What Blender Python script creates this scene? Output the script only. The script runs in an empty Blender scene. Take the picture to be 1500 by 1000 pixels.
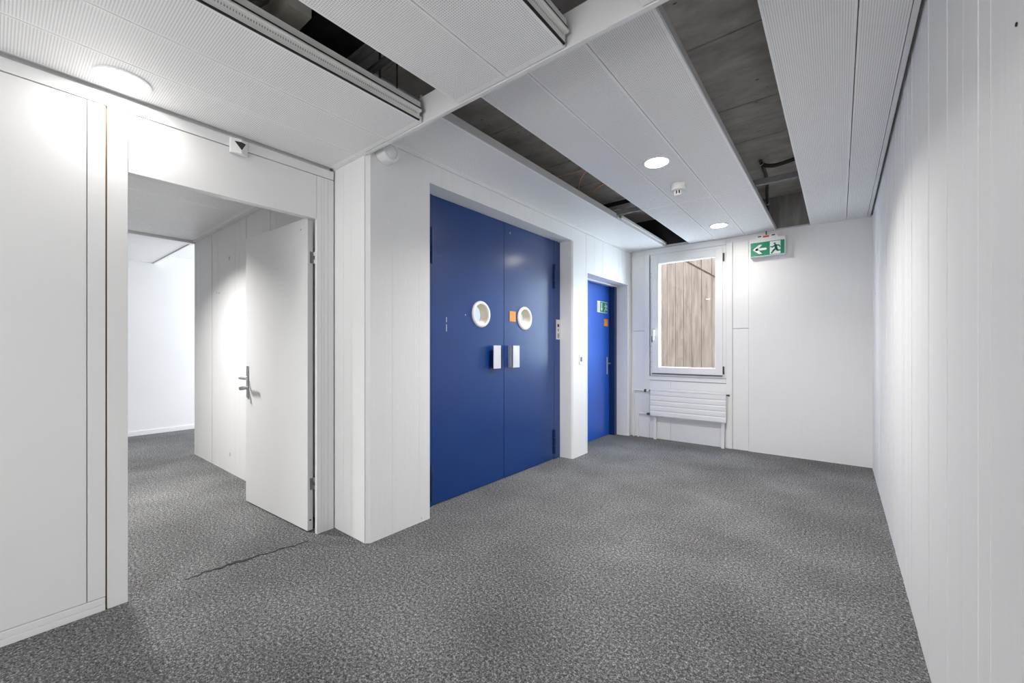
import bpy, bmesh, math, random
from mathutils import Vector, Matrix
random.seed(7)
S = bpy.context.scene
COL = S.collection
PI = math.pi

# ------------------------------------------------------------------ camera
cam_d = bpy.data.cameras.new('camera')
cam = bpy.data.objects.new('camera', cam_d)
COL.objects.link(cam)
cam_d.sensor_width = 36.0
cam_d.lens = 604.0 * 36.0 / 1500.0
cam_d.shift_y = (509.8 - 500.0) / 1500.0
cam_d.clip_start = 0.02
cam.location = (0, 0, 1.2)
cam.rotation_euler = (PI / 2, 0, math.radians(38.44))
S.camera = cam

# ------------------------------------------------------------------ view + world
S.view_settings.view_transform = 'Standard'
S.view_settings.look = 'None'
S.view_settings.gamma = 1.0
S.view_settings.use_curve_mapping = False
S.view_settings.exposure = 0.30
W = bpy.data.worlds.new('sky')
S.world = W
W.use_nodes = True
bg = W.node_tree.nodes['Background']
bg.inputs[0].default_value = (0.70, 0.84, 1.0, 1)
bg.inputs[1].default_value = 14.0


def area(name, loc, rot, size, power, color=(1, 1, 1), size_y=None, shape=None, spread=PI):
    d = bpy.data.lights.new(name, 'AREA')
    d.energy = power
    d.color = color
    d.size = size
    if size_y:
        d.shape = 'RECTANGLE'
        d.size_y = size_y
    if shape:
        d.shape = shape
    d.spread = spread
    o = bpy.data.objects.new(name, d)
    COL.objects.link(o)
    o.location = loc
    o.rotation_euler = rot
    return o


WARM = (1.0, 0.975, 0.94)
# daylight round the corner of the neighbouring room, ceiling lamps out of the frame
area('added_back_fill', (-1.2, -3.70, 0.95), (math.radians(119), 0, 0), 2.4, 98, (0.99, 0.995, 1.0), 1.6)  # added soft fill behind the camera, tilted upward; no window there
area('daylight_side_room', (-6.65, 4.6, 1.35), (-PI / 2, 0, 0), 1.6, 105, (0.90, 0.94, 1.0), 1.8)
area('lamp_next_room', (-4.3, 0.40, 2.39), (0, 0, 0), 0.2, 41, (1.0, 0.98, 0.95), shape='DISK', spread=2.3)
area('lamp_next_room_near', (-4.3, -1.5, 2.39), (0, 0, 0), 0.2, 12, (1.0, 0.98, 0.95), shape='DISK')
area('lift_hall_lamp', (-3.3, 3.3, 2.5), (0, 0, 0), 1.0, 85, (0.90, 0.97, 1.0))
area('lamp_behind_camera', (-1.29, -1.1, 2.37), (0, 0, 0), 0.2, 5, WARM, shape='DISK')
area('lamp_behind_camera_far', (-1.29, -2.7, 2.37), (0, 0, 0), 0.2, 5, WARM, shape='DISK')


# ------------------------------------------------------------------ materials
def nodes_of(m):
    m.use_nodes = True
    nt = m.node_tree
    return nt, nt.nodes['Principled BSDF']


def N(nt, typ, **kw):
    n = nt.nodes.new(typ)
    for k, v in kw.items():
        setattr(n, k, v)
    return n


def mathn(nt, op, a, b=None, c=None):
    n = nt.nodes.new('ShaderNodeMath')
    n.operation = op
    for i, v in enumerate((a, b, c)):
        if v is None:
            continue
        if isinstance(v, (int, float)):
            n.inputs[i].default_value = v
        else:
            nt.links.new(v, n.inputs[i])
    return n.outputs[0]


def ramp(nt, fac, stops):
    r = nt.nodes.new('ShaderNodeValToRGB')
    el = r.color_ramp.elements
    while len(el) < len(stops):
        el.new(0.5)
    for e, (p, c) in zip(el, stops):
        e.position = p
        e.color = (*c, 1) if len(c) == 3 else c
    nt.links.new(fac, r.inputs[0])
    return r.outputs[0]


def plain(name, col, rough=0.5, metal=0.0, spec=0.5, bump=0.0, bscale=60.0, var=0.0, vscale=5.0, coat=0.0):
    m = bpy.data.materials.new(name)
    nt, p = nodes_of(m)
    p.inputs['Base Color'].default_value = (*col, 1)
    p.inputs['Roughness'].default_value = rough
    p.inputs['Metallic'].default_value = metal
    p.inputs['Specular IOR Level'].default_value = spec
    p.inputs['Coat Weight'].default_value = coat
    tc = N(nt, 'ShaderNodeTexCoord')
    if var:
        no = N(nt, 'ShaderNodeTexNoise')
        no.inputs['Scale'].default_value = vscale
        no.inputs['Detail'].default_value = 5
        nt.links.new(tc.outputs['Object'], no.inputs['Vector'])
        lo = tuple(max(0, c * (1 - var)) for c in col)
        hi = tuple(min(1, c * (1 + var)) for c in col)
        nt.links.new(ramp(nt, no.outputs['Fac'], [(0.3, lo), (0.7, hi)]), p.inputs['Base Color'])
    if bump:
        no = N(nt, 'ShaderNodeTexNoise')
        no.inputs['Scale'].default_value = bscale
        no.inputs['Detail'].default_value = 4
        nt.links.new(tc.outputs['Object'], no.inputs['Vector'])
        b = N(nt, 'ShaderNodeBump')
        b.inputs['Strength'].default_value = bump
        b.inputs['Distance'].default_value = 0.002
        nt.links.new(no.outputs['Fac'], b.inputs['Height'])
        nt.links.new(b.outputs[0], p.inputs['Normal'])
    return m


def emit(name, col, strength):
    m = bpy.data.materials.new(name)
    nt, p = nodes_of(m)
    p.inputs['Base Color'].default_value = (*col, 1)
    p.inputs['Emission Color'].default_value = (*col, 1)
    p.inputs['Emission Strength'].default_value = strength
    return m


def painted_concrete():
    m = bpy.data.materials.new('white_painted_concrete')
    nt, p = nodes_of(m)
    tc = N(nt, 'ShaderNodeTexCoord')
    mp = N(nt, 'ShaderNodeMapping')
    mp.inputs['Scale'].default_value = (14, 14, 0.9)
    nt.links.new(tc.outputs['Object'], mp.inputs[0])
    no = N(nt, 'ShaderNodeTexNoise')
    no.inputs['Scale'].default_value = 4
    no.inputs['Detail'].default_value = 6
    nt.links.new(mp.outputs[0], no.inputs['Vector'])
    base = ramp(nt, no.outputs['Fac'], [(0.3, (0.81, 0.81, 0.81)), (0.7, (0.825, 0.825, 0.825))])
    # sparse small air holes left in the concrete
    vo = N(nt, 'ShaderNodeTexVoronoi')
    vo.inputs['Scale'].default_value = 3.2
    mp2 = N(nt, 'ShaderNodeMapping')
    mp2.inputs['Scale'].default_value = (1, 1, 0.55)
    nt.links.new(tc.outputs['Object'], mp2.inputs[0])
    nt.links.new(mp2.outputs[0], vo.inputs['Vector'])
    hole = ramp(nt, vo.outputs['Distance'], [(0.010, (1, 1, 1)), (0.020, (0, 0, 0))])
    mx = N(nt, 'ShaderNodeMix', data_type='RGBA')
    nt.links.new(hole, mx.inputs[0])
    nt.links.new(base, mx.inputs[6])
    mx.inputs[7].default_value = (0.45, 0.44, 0.43, 1)
    nt.links.new(mx.outputs[2], p.inputs['Base Color'])
    p.inputs['Roughness'].default_value = 0.55
    n2 = N(nt, 'ShaderNodeTexNoise')
    n2.inputs['Scale'].default_value = 45
    n2.inputs['Detail'].default_value = 5
    nt.links.new(tc.outputs['Object'], n2.inputs['Vector'])
    hh = mathn(nt, 'ADD', mathn(nt, 'MULTIPLY', n2.outputs['Fac'], 0.5), mathn(nt, 'MULTIPLY', no.outputs['Fac'], 1.4))
    b = N(nt, 'ShaderNodeBump')
    b.inputs['Strength'].default_value = 0.22
    b.inputs['Distance'].default_value = 0.003
    nt.links.new(hh, b.inputs['Height'])
    nt.links.new(b.outputs[0], p.inputs['Normal'])
    return m


def raw_concrete(name, stretch, lo, mid, hi, rough=0.85, pits=7.0):
    m = bpy.data.materials.new(name)
    nt, p = nodes_of(m)
    tc = N(nt, 'ShaderNodeTexCoord')
    mp = N(nt, 'ShaderNodeMapping')
    mp.inputs['Scale'].default_value = stretch
    nt.links.new(tc.outputs['Object'], mp.inputs[0])
    no = N(nt, 'ShaderNodeTexNoise')
    no.inputs['Scale'].default_value = 3.0
    no.inputs['Detail'].default_value = 9
    no.inputs['Roughness'].default_value = 0.65
    nt.links.new(mp.outputs[0], no.inputs['Vector'])
    base = ramp(nt, no.outputs['Fac'], [(0.25, lo), (0.5, mid), (0.75, hi)])
    vo = N(nt, 'ShaderNodeTexVoronoi')
    vo.inputs['Scale'].default_value = pits
    nt.links.new(mp.outputs[0], vo.inputs['Vector'])
    n3 = N(nt, 'ShaderNodeTexNoise')
    n3.inputs['Scale'].default_value = 25
    nt.links.new(tc.outputs['Object'], n3.inputs['Vector'])
    d = mathn(nt, 'ADD', vo.outputs['Distance'], mathn(nt, 'MULTIPLY', n3.outputs['Fac'], 0.08))
    pit = ramp(nt, d, [(0.07, (1, 1, 1)), (0.13, (0, 0, 0))])
    mx = N(nt, 'ShaderNodeMix', data_type='RGBA')
    nt.links.new(pit, mx.inputs[0])
    nt.links.new(base, mx.inputs[6])
    mx.inputs[7].default_value = (lo[0] * 0.3, lo[1] * 0.3, lo[2] * 0.3, 1)
    nt.links.new(mx.outputs[2], p.inputs['Base Color'])
    p.inputs['Roughness'].default_value = rough
    p.inputs['Specular IOR Level'].default_value = 0.15
    b = N(nt, 'ShaderNodeBump')
    b.inputs['Strength'].default_value = 0.5
    b.inputs['Distance'].default_value = 0.004
    nt.links.new(no.outputs['Fac'], b.inputs['Height'])
    nt.links.new(b.outputs[0], p.inputs['Normal'])
    return m


def perforated(name, col, pitch, r, hole=(0.05, 0.05, 0.05)):
    m = bpy.data.materials.new(name)
    nt, p = nodes_of(m)
    tc = N(nt, 'ShaderNodeTexCoord')
    sp = N(nt, 'ShaderNodeSeparateXYZ')
    nt.links.new(tc.outputs['Object'], sp.inputs[0])
    fx = mathn(nt, 'SUBTRACT', mathn(nt, 'FRACT', mathn(nt, 'DIVIDE', sp.outputs[0], pitch)), 0.5)
    fy = mathn(nt, 'SUBTRACT', mathn(nt, 'FRACT', mathn(nt, 'DIVIDE', sp.outputs[1], pitch)), 0.5)
    d = mathn(nt, 'SQRT', mathn(nt, 'ADD', mathn(nt, 'MULTIPLY', fx, fx), mathn(nt, 'MULTIPLY', fy, fy)))
    inside = mathn(nt, 'LESS_THAN', d, r / pitch)
    sg = N(nt, 'ShaderNodeSeparateXYZ')
    nt.links.new(tc.outputs['Generated'], sg.inputs[0])
    mx_ = mathn(nt, 'LESS_THAN', mathn(nt, 'ABSOLUTE', mathn(nt, 'SUBTRACT', sg.outputs[0], 0.5)), 0.465)
    my_ = mathn(nt, 'LESS_THAN', mathn(nt, 'ABSOLUTE', mathn(nt, 'SUBTRACT', sg.outputs[1], 0.5)), 0.494)
    mz_ = mathn(nt, 'LESS_THAN', sg.outputs[2], 0.05)
    f = mathn(nt, 'MULTIPLY', mathn(nt, 'MULTIPLY', inside, mx_), mathn(nt, 'MULTIPLY', my_, mz_))
    mx = N(nt, 'ShaderNodeMix', data_type='RGBA')
    nt.links.new(f, mx.inputs[0])
    mx.inputs[6].default_value = (*col, 1)
    mx.inputs[7].default_value = (*hole, 1)
    nt.links.new(mx.outputs[2], p.inputs['Base Color'])
    p.inputs['Roughness'].default_value = 0.42
    return m


def carpet():
    m = bpy.data.materials.new('grey_loop_carpet')
    nt, p = nodes_of(m)
    tc = N(nt, 'ShaderNodeTexCoord')
    n1 = N(nt, 'ShaderNodeTexNoise')
    n1.inputs['Scale'].default_value = 165
    n1.inputs['Detail'].default_value = 4
    n1.inputs['Roughness'].default_value = 0.85
    nt.links.new(tc.outputs['Object'], n1.inputs['Vector'])
    n2 = N(nt, 'ShaderNodeTexNoise')
    n2.inputs['Scale'].default_value = 1.6
    n2.inputs['Detail'].default_value = 4
    nt.links.new(tc.outputs['Object'], n2.inputs['Vector'])
    n4 = N(nt, 'ShaderNodeTexNoise')
    n4.inputs['Scale'].default_value = 78
    n4.inputs['Detail'].default_value = 2
    nt.links.new(tc.outputs['Object'], n4.inputs['Vector'])
    grain = mathn(nt, 'ADD', mathn(nt, 'MULTIPLY', n1.outputs['Fac'], 0.72), mathn(nt, 'MULTIPLY', n4.outputs['Fac'], 0.28))
    f = mathn(nt, 'ADD', grain, mathn(nt, 'MULTIPLY', mathn(nt, 'SUBTRACT', n2.outputs['Fac'], 0.5), 0.10))
    c = ramp(nt, f, [(0.38, (0.022, 0.022, 0.022)), (0.47, (0.090, 0.090, 0.091)), (0.535, (0.190, 0.190, 0.192)), (0.63, (0.54, 0.54, 0.545))])
    nt.links.new(c, p.inputs['Base Color'])
    p.inputs['Roughness'].default_value = 0.95
    p.inputs['Specular IOR Level'].default_value = 0.1
    b = N(nt, 'ShaderNodeBump')
    b.inputs['Strength'].default_value = 0.6
    b.inputs['Distance'].default_value = 0.004
    nt.links.new(n1.outputs['Fac'], b.inputs['Height'])
    nt.links.new(b.outputs[0], p.inputs['Normal'])
    return m


def door_blue(name, col, rough):
    m = bpy.data.materials.new(name)
    nt, p = nodes_of(m)
    tc = N(nt, 'ShaderNodeTexCoord')
    no = N(nt, 'ShaderNodeTexNoise')
    no.inputs['Scale'].default_value = 3
    no.inputs['Detail'].default_value = 6
    nt.links.new(tc.outputs['Object'], no.inputs['Vector'])
    base = ramp(nt, no.outputs['Fac'], [(0.3, tuple(c * 0.93 for c in col)), (0.7, tuple(c * 1.07 for c in col))])
    mp = N(nt, 'ShaderNodeMapping')
    mp.inputs['Scale'].default_value = (1, 1, 0.35)
    nt.links.new(tc.outputs['Object'], mp.inputs[0])
    vo = N(nt, 'ShaderNodeTexVoronoi')
    vo.inputs['Scale'].default_value = 5.5
    nt.links.new(mp.outputs[0], vo.inputs['Vector'])
    chip = ramp(nt, vo.outputs['Distance'], [(0.012, (1, 1, 1)), (0.022, (0, 0, 0))])
    mx = N(nt, 'ShaderNodeMix', data_type='RGBA')
    nt.links.new(chip, mx.inputs[0])
    nt.links.new(base, mx.inputs[6])
    mx.inputs[7].default_value = (0.12, 0.18, 0.36, 1)
    nt.links.new(mx.outputs[2], p.inputs['Base Color'])
    p.inputs['Roughness'].default_value = rough
    p.inputs['Coat Weight'].default_value = 0.35
    p.inputs['Coat Roughness'].default_value = 0.17
    n2 = N(nt, 'ShaderNodeTexNoise')
    n2.inputs['Scale'].default_value = 30
    nt.links.new(tc.outputs['Object'], n2.inputs['Vector'])
    b = N(nt, 'ShaderNodeBump')
    b.inputs['Strength'].default_value = 0.06
    b.inputs['Distance'].default_value = 0.002
    nt.links.new(n2.outputs['Fac'], b.inputs['Height'])
    nt.links.new(b.outputs[0], p.inputs['Normal'])
    return m


def glass():
    m = bpy.data.materials.new('clear_glass')
    nt, p = nodes_of(m)
    out = nt.nodes['Material Output']
    tr = N(nt, 'ShaderNodeBsdfTransparent')
    tr.inputs[0].default_value = (0.96, 0.98, 0.98, 1)
    gl = N(nt, 'ShaderNodeBsdfGlossy')
    gl.inputs['Roughness'].default_value = 0.01
    fr = N(nt, 'ShaderNodeFresnel')
    fr.inputs[0].default_value = 1.45
    mx = N(nt, 'ShaderNodeMixShader')
    geo = N(nt, 'ShaderNodeNewGeometry')
    nt.links.new(mathn(nt, 'MULTIPLY', fr.outputs[0], mathn(nt, 'SUBTRACT', 1.0, geo.outputs['Backfacing'])), mx.inputs[0])
    nt.links.new(tr.outputs[0], mx.inputs[1])
    nt.links.new(gl.outputs[0], mx.inputs[2])
    nt.links.new(mx.outputs[0], out.inputs[0])
    nt.nodes.remove(p)
    return m


M = dict(
    wall=painted_concrete(),
    white=plain('white_paint', (0.82, 0.82, 0.82), 0.35, var=0.015, vscale=2.0, bump=0.03, bscale=120),
    lacquer=plain('white_lacquer', (0.82, 0.82, 0.82), 0.38, var=0.01, vscale=2.0),
    grey_edge=plain('grey_edge_and_shade', (0.62, 0.62, 0.62), 0.4, var=0.02),
    raw=raw_concrete('raw_slab_concrete', (1.5, 2.8, 3.0), (0.32, 0.30, 0.275), (0.50, 0.473, 0.44), (0.66, 0.63, 0.59), pits=4.6),
    raw_v=raw_concrete('raw_wall_concrete', (6.0, 6.0, 0.8), (0.20, 0.195, 0.185), (0.30, 0.29, 0.275), (0.42, 0.405, 0.385), pits=4.0),
    paving=raw_concrete('pale_paving', (2, 2, 2), (0.55, 0.53, 0.50), (0.64, 0.62, 0.59), (0.72, 0.70, 0.67), pits=3.0),
    tan=raw_concrete('tan_board_concrete', (7.0, 7.0, 0.7), (0.050, 0.032, 0.022), (0.096, 0.065, 0.047), (0.140, 0.100, 0.074), pits=2.2),
    perf=perforated('perforated_white_metal', (0.95, 0.95, 0.945), 0.0087, 0.0020, (0.38, 0.38, 0.38)),
    carpet=carpet(),
    blue=door_blue('blue_door_paint', (0.001, 0.036, 0.185), 0.36),
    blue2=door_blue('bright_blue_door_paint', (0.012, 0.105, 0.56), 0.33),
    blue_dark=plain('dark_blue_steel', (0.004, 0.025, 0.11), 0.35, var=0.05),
    steel=plain('brushed_steel', (0.55, 0.55, 0.55), 0.3, metal=1.0, var=0.06, vscale=60),
    alu=plain('silver_anodised', (0.62, 0.62, 0.66), 0.42, metal=0.35, var=0.02),
    black=plain('black_rubber', (0.012, 0.012, 0.012), 0.6, var=0.2),
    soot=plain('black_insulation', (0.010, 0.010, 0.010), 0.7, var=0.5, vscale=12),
    dark=plain('dark_grey_plastic', (0.05, 0.05, 0.052), 0.5, var=0.1),
    galv=plain('galvanised_steel', (0.17, 0.172, 0.175), 0.55, metal=0.2, var=0.12, vscale=20),
    ductbeige=plain('grey_beige_duct', (0.58, 0.56, 0.50), 0.55, var=0.12, vscale=9),
    orange=plain('orange_sticker', (0.86, 0.30, 0.03), 0.5, var=0.08, vscale=60),
    cable=plain('orange_cable', (0.80, 0.42, 0.28), 0.5, var=0.05),
    green=plain('safety_green', (0.0, 0.25, 0.13), 0.4, var=0.02),
    signwhite=plain('sign_white', (0.85, 0.88, 0.87), 0.4, var=0.01),
    cream=plain('glow_cream', (0.80, 0.74, 0.55), 0.5, var=0.02),
    red=plain('red_print', (0.70, 0.06, 0.04), 0.5, var=0.05),
    violet=plain('dark_violet_lens', (0.035, 0.026, 0.03), 0.25, var=0.05),
    ivory=plain('ivory_plastic', (0.84, 0.84, 0.82), 0.4, var=0.02),
    whitep=plain('white_plastic', (0.83, 0.83, 0.83), 0.3, var=0.01),
    tube=plain('beige_tube_lining', (0.60, 0.53, 0.44), 0.5, var=0.05),
    glow=emit('lamp_diffuser', (1.0, 0.93, 0.82), 95.0),
    glow_soft=emit('lamp_diffuser_soft', (1.0, 0.97, 0.92), 26.0),
    glass=glass(),
    slot=plain('slot_shadow_grey', (0.32, 0.32, 0.31), 0.6, var=0.1),
    gap=plain('dark_joint', (0.02, 0.018, 0.016), 0.8, var=0.2),
    wood=plain('raw_wood_edge', (0.30, 0.17, 0.08), 0.7, var=0.2),
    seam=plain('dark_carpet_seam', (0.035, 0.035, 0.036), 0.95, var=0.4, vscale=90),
)


# ------------------------------------------------------------------ mesh builder
class MB:
    def __init__(self):
        self.v = []
        self.f = []

    def box(self, x0, x1, y0, y1, z0, z1):
        i = len(self.v)
        self.v += [(x, y, z) for z in (z0, z1) for y in (y0, y1) for x in (x0, x1)]
        self.f += [tuple(i + k for k in q) for q in ((0, 2, 3, 1), (4, 5, 7, 6), (0, 1, 5, 4), (2, 6, 7, 3), (0, 4, 6, 2), (1, 3, 7, 5))]
        return self

    def prism(self, poly, a0, a1, axis):
        """poly = 2D outline, extruded a0..a1 along axis. x: (y,z)  y: (x,z)  z: (x,y)"""
        n = len(poly)
        i = len(self.v)
        for a in (a0, a1):
            for (p, q) in poly:
                self.v.append((a, p, q) if axis == 'x' else (p, a, q) if axis == 'y' else (p, q, a))
        self.f.append(tuple(i + k for k in range(n)))
        self.f.append(tuple(i + n + k for k in reversed(range(n))))
        for k in range(n):
            k2 = (k + 1) % n
            self.f.append((i + k, i + n + k, i + n + k2, i + k2))
        return self

    def lathe(self, prof, c, axis, n=32, sgn=1):
        """prof: list of (radius, height along axis). closed with caps when radius 0 at ends."""
        i = len(self.v)
        ring = []
        for (r, h) in prof:
            row = []
            if r < 1e-7:
                row = [len(self.v)] * n
                self.v.append(self._ax(0, 0, h * sgn, c, axis))
            else:
                for k in range(n):
                    a = 2 * PI * k / n
                    row.append(len(self.v))
                    self.v.append(self._ax(r * math.cos(a), r * math.sin(a), h * sgn, c, axis))
            ring.append(row)
        for a, b in zip(ring, ring[1:]):
            for k in range(n):
                q = [a[k], a[(k + 1) % n], b[(k + 1) % n], b[k]]
                u = []
                for t in q:
                    if t not in u:
                        u.append(t)
                if len(u) > 2:
                    self.f.append(tuple(u))
        return self

    @staticmethod
    def _ax(p, q, h, c, axis):
        if axis == 'z':
            return (c[0] + p, c[1] + q, c[2] + h)
        if axis == 'x':
            return (c[0] + h, c[1] + p, c[2] + q)
        return (c[0] + p, c[1] + h, c[2] + q)

    def tube(self, pts, r, n=10):
        pts = [Vector(p) for p in pts]
        rows = []
        up = None
        for k, p in enumerate(pts):
            t = (pts[min(k + 1, len(pts) - 1)] - pts[max(k - 1, 0)]).normalized()
            if up is None:
                up = Vector((0, 0, 1)) if abs(t.z) < 0.9 else Vector((1, 0, 0))
            s = t.cross(up).normalized()
            up = s.cross(t).normalized()
            row = []
            for j in range(n):
                a = 2 * PI * j / n
                row.append(len(self.v))
                self.v.append(tuple(p + r * (math.cos(a) * s + math.sin(a) * up)))
            rows.append(row)
        for a, b in zip(rows, rows[1:]):
            for j in range(n):
                self.f.append((a[j], a[(j + 1) % n], b[(j + 1) % n], b[j]))
        self.f.append(tuple(rows[0]))
        self.f.append(tuple(reversed(rows[-1])))
        return self

    def build(self, name, mat, parent=None, bevel=0.0, smooth=False, base=None, seg=2):
        me = bpy.data.meshes.new(name)
        off = Vector((0, 0, 0))
        pr = parent
        while pr is not None:
            off += Vector(pr.location)
            pr = pr.parent
        b = Vector(base) if base else Vector((0, 0, 0))
        if base:
            b = b - off
        me.from_pydata([tuple(Vector(v) - off - b) for v in self.v], [], self.f)
        bm = bmesh.new()
        bm.from_mesh(me)
        bmesh.ops.recalc_face_normals(bm, faces=bm.faces)
        bm.to_mesh(me)
        bm.free()
        me.materials.append(M[mat])
        o = bpy.data.objects.new(name, me)
        COL.objects.link(o)
        o.parent = parent
        o.location = b
        if bevel:
            md = o.modifiers.new('bevel', 'BEVEL')
            md.width = bevel
            md.segments = seg
            md.limit_method = 'ANGLE'
            md.angle_limit = math.radians(40)
        if smooth:
            for p in me.polygons:
                p.use_smooth = True
            try:
                me.set_sharp_from_angle(angle=math.radians(40))
            except Exception:
                pass
        return o


def tag(o, label=None, cat=None, group=None, kind=None):
    if label:
        o['label'] = label
    if cat:
        o['category'] = cat
    if group:
        o['group'] = group
    if kind:
        o['kind'] = kind
    return o


def empty(name, loc, label, cat, group=None, kind=None):
    o = bpy.data.objects.new(name, None)
    o.empty_display_size = 0.1
    COL.objects.link(o)
    o.location = loc
    return tag(o, label, cat, group, kind)


def arc(c, r, a0, a1, n, plane):
    out = []
    for k in range(n + 1):
        a = a0 + (a1 - a0) * k / n
        p, q = r * math.cos(a), r * math.sin(a)
        out.append((c[0] + p, c[1], c[2] + q) if plane == 'xz' else (c[0], c[1] + p, c[2] + q) if plane == 'yz' else (c[0] + p, c[1] + q, c[2]))
    return out


def board_skin(mb, axis, c, sgn, u0, u1, z0, z1, holes=(), wid=(0.05, 0.14), amp=0.0022, fin=0.35, seed=1):
    """vertical formwork-board imprint on a cast wall: strips standing 0.5..amp mm proud of plane `axis = c`."""
    rnd = random.Random(seed)
    cuts = [u0]
    while cuts[-1] < u1:
        cuts.append(cuts[-1] + rnd.uniform(*wid))
    cuts[-1] = u1
    strips = []
    for a, b in zip(cuts, cuts[1:]):
        off = rnd.uniform(0.0004, amp)
        strips.append((a, b, off))
        if rnd.random() < fin and b - a > 0.03:
            strips.append((b - rnd.uniform(0.002, 0.0035), b, off + rnd.uniform(0.0008, 0.0018)))
    for (a, b, off) in strips:
        edges = sorted({a, b} | {h for (h0, h1, _, _) in holes for h in (h0, h1) if a < h < b})
        for e0, e1 in zip(edges, edges[1:]):
            mid = (e0 + e1) / 2
            segs = [(z0, z1)]
            for (h0, h1, k0, k1) in holes:
                if h0 < mid < h1:
                    new = []
                    for (s0, s1) in segs:
                        if k1 <= s0 or k0 >= s1:
                            new.append((s0, s1))
                            continue
                        if k0 > s0:
                            new.append((s0, k0))
                        if k1 < s1:
                            new.append((k1, s1))
                    segs = new
            for (s0, s1) in segs:
                lo, hi = sorted((c - sgn * 0.002, c + sgn * off))
                if axis == 'x':
                    mb.box(lo, hi, e0, e1, s0, s1)
                else:
                    mb.box(e0, e1, lo, hi, s0, s1)
    return mb


# ================================================================== SETTING
# floor
fl = MB().box(-7.75, 0.45, -3.9, 5.75, -0.12, 0.0).build('floor', 'carpet')
tag(fl, 'dark grey speckled loop carpet running through both rooms', 'floor', kind='structure')
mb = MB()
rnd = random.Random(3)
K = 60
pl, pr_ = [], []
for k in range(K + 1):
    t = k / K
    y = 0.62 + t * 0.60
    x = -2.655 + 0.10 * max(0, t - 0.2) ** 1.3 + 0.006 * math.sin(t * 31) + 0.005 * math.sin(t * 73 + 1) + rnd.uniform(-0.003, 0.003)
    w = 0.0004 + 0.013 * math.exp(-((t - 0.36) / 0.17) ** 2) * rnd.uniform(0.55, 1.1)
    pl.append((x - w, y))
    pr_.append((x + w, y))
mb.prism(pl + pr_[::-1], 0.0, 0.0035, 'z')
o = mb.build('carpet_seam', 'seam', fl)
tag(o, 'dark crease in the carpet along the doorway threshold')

# slab above the suspended ceiling: cast against transverse boards
mb = MB().box(-7.75, 0.45, -3.9, 5.75, 2.915, 3.05)
cuts = [-3.9, -3.4, -2.9, -2.4, -1.9, -1.4, -0.9, -0.4, 0.1, 0.55, 1.0, 1.5, 2.0, 2.49, 2.99, 3.28, 3.52, 3.86, 4.2, 4.55, 5.0, 5.5, 5.75]
rnd = random.Random(5)
for a, b in zip(cuts, cuts[1:]):
    off = rnd.choice((0.004, 0.008, 0.012, 0.006))
    mb.box(-7.75, 0.45, a + 0.0035, b - 0.0035, 2.915 - off, 2.92)
slab = mb.build('ceiling', 'raw')
tag(slab, 'bare board-marked concrete slab above the open strips of the suspended ceiling', 'ceiling', kind='structure')

# right wall
mb = MB().box(0.262, 0.42, -3.9, 5.75, 0, 2.95)
board_skin(mb, 'x', 0.260, -1, -3.8, 5.49, 0, 2.90, wid=(0.06, 0.16), amp=0.0017, fin=0.22, seed=11)
wr = mb.build('wall_right', 'wall')
tag(wr, 'long white painted board-marked concrete wall along the right side', 'wall', kind='structure')
for (y, z) in ((4.945, 1.691), (1.18, 1.80)):
    MB().lathe([(0, 0.0015), (0.0035, 0.0015), (0.004, 0), (0, 0)], (0.2575, y, z), 'x', 12, -1).build('anchor_hole', 'gap', wr)

# far wall (window wall) with raw concrete above the ceiling line
WX0, WX1, WZ0, WZ1 = -2.24, -0.827, 0.0, 2.50     # infill bay of window and panels
mb = MB()
mb.box(-2.60, -2.24, 5.51, 5.76, 0, 2.95)
mb.box(-0.827, 0.45, 5.475, 5.76, 0, 2.53)
mb.box(-2.24, -0.827, 5.50, 5.76, 2.46, 2.54)
board_skin(mb, 'y', 5.474, -1, -0.825, 0.262, 0, 2.53, wid=(0.07, 0.15), seed=23)
wf = mb.build('wall_far', 'wall')
tag(wf, 'white concrete end wall with the window bay, behind radiator and exit sign', 'wall', kind='structure')
mb = MB().box(-2.60, 0.45, 5.49, 5.76, 2.545, 2.95)
board_skin(mb, 'y', 5.488, -1, -2.5, 0.262, 2.545, 2.905, wid=(0.1, 0.22), amp=0.005, seed=29)
o = mb.build('bare_concrete', 'raw_v', wf)
tag(o, 'unpainted grey concrete strip above the ceiling line')
# ledge under it
MB().box(-2.24, 0.25, 5.462, 5.492, 2.525, 2.540).build('ceiling_ledge', 'grey_edge', wf)
# infill panels beside and below the window
pn = lambda x0, x1, z0, z1, y=5.488, n='infill_panel', m='white': MB().box(x0, x1, y, y + 0.05, z0, z1).build(n, m, wf, bevel=0.0015)
MB().box(-2.25, -2.0, 5.525, 5.6, 0, 2.5).build('backing_board', 'gap', wf)
MB().box(-1.07, -0.82, 5.525, 5.6, 0, 2.5).build('backing_board', 'gap', wf)
MB().box(-2.07, -0.99, 5.535, 5.6, 0, 0.83).build('backing_board', 'gap', wf)
pn(-2.238, -2.066, 0.0, 1.431)
pn(-2.238, -2.066, 1.436, 2.46)
pn(-0.995, -0.830, 0.0, 1.431)
pn(-0.995, -0.830, 1.436, 2.46)
pn(-2.063, -2.000, 0.0, 2.46, 5.478, 'post')
pn(-1.064, -0.998, 0.0, 2.46, 5.478, 'post')
pn(-1.998, -1.722, 0.0, 0.772, 5.490)
pn(-1.720, -1.066, 0.0, 0.772, 5.490)
pn(-1.998, -1.066, 0.778, 0.828, 5.484, 'sill_rail')
pn(-1.998, -1.066, 2.446, 2.52, 5.486, 'head_rail')

# window
win = empty('window_1', (-1.525, 5.49, 0.83), 'tall white casement window looking at a tan concrete wall outside', 'window', kind='structure')
mb = MB()
fx0, fx1, fz0, fz1 = -1.985, -1.066, 0.832, 2.443


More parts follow.
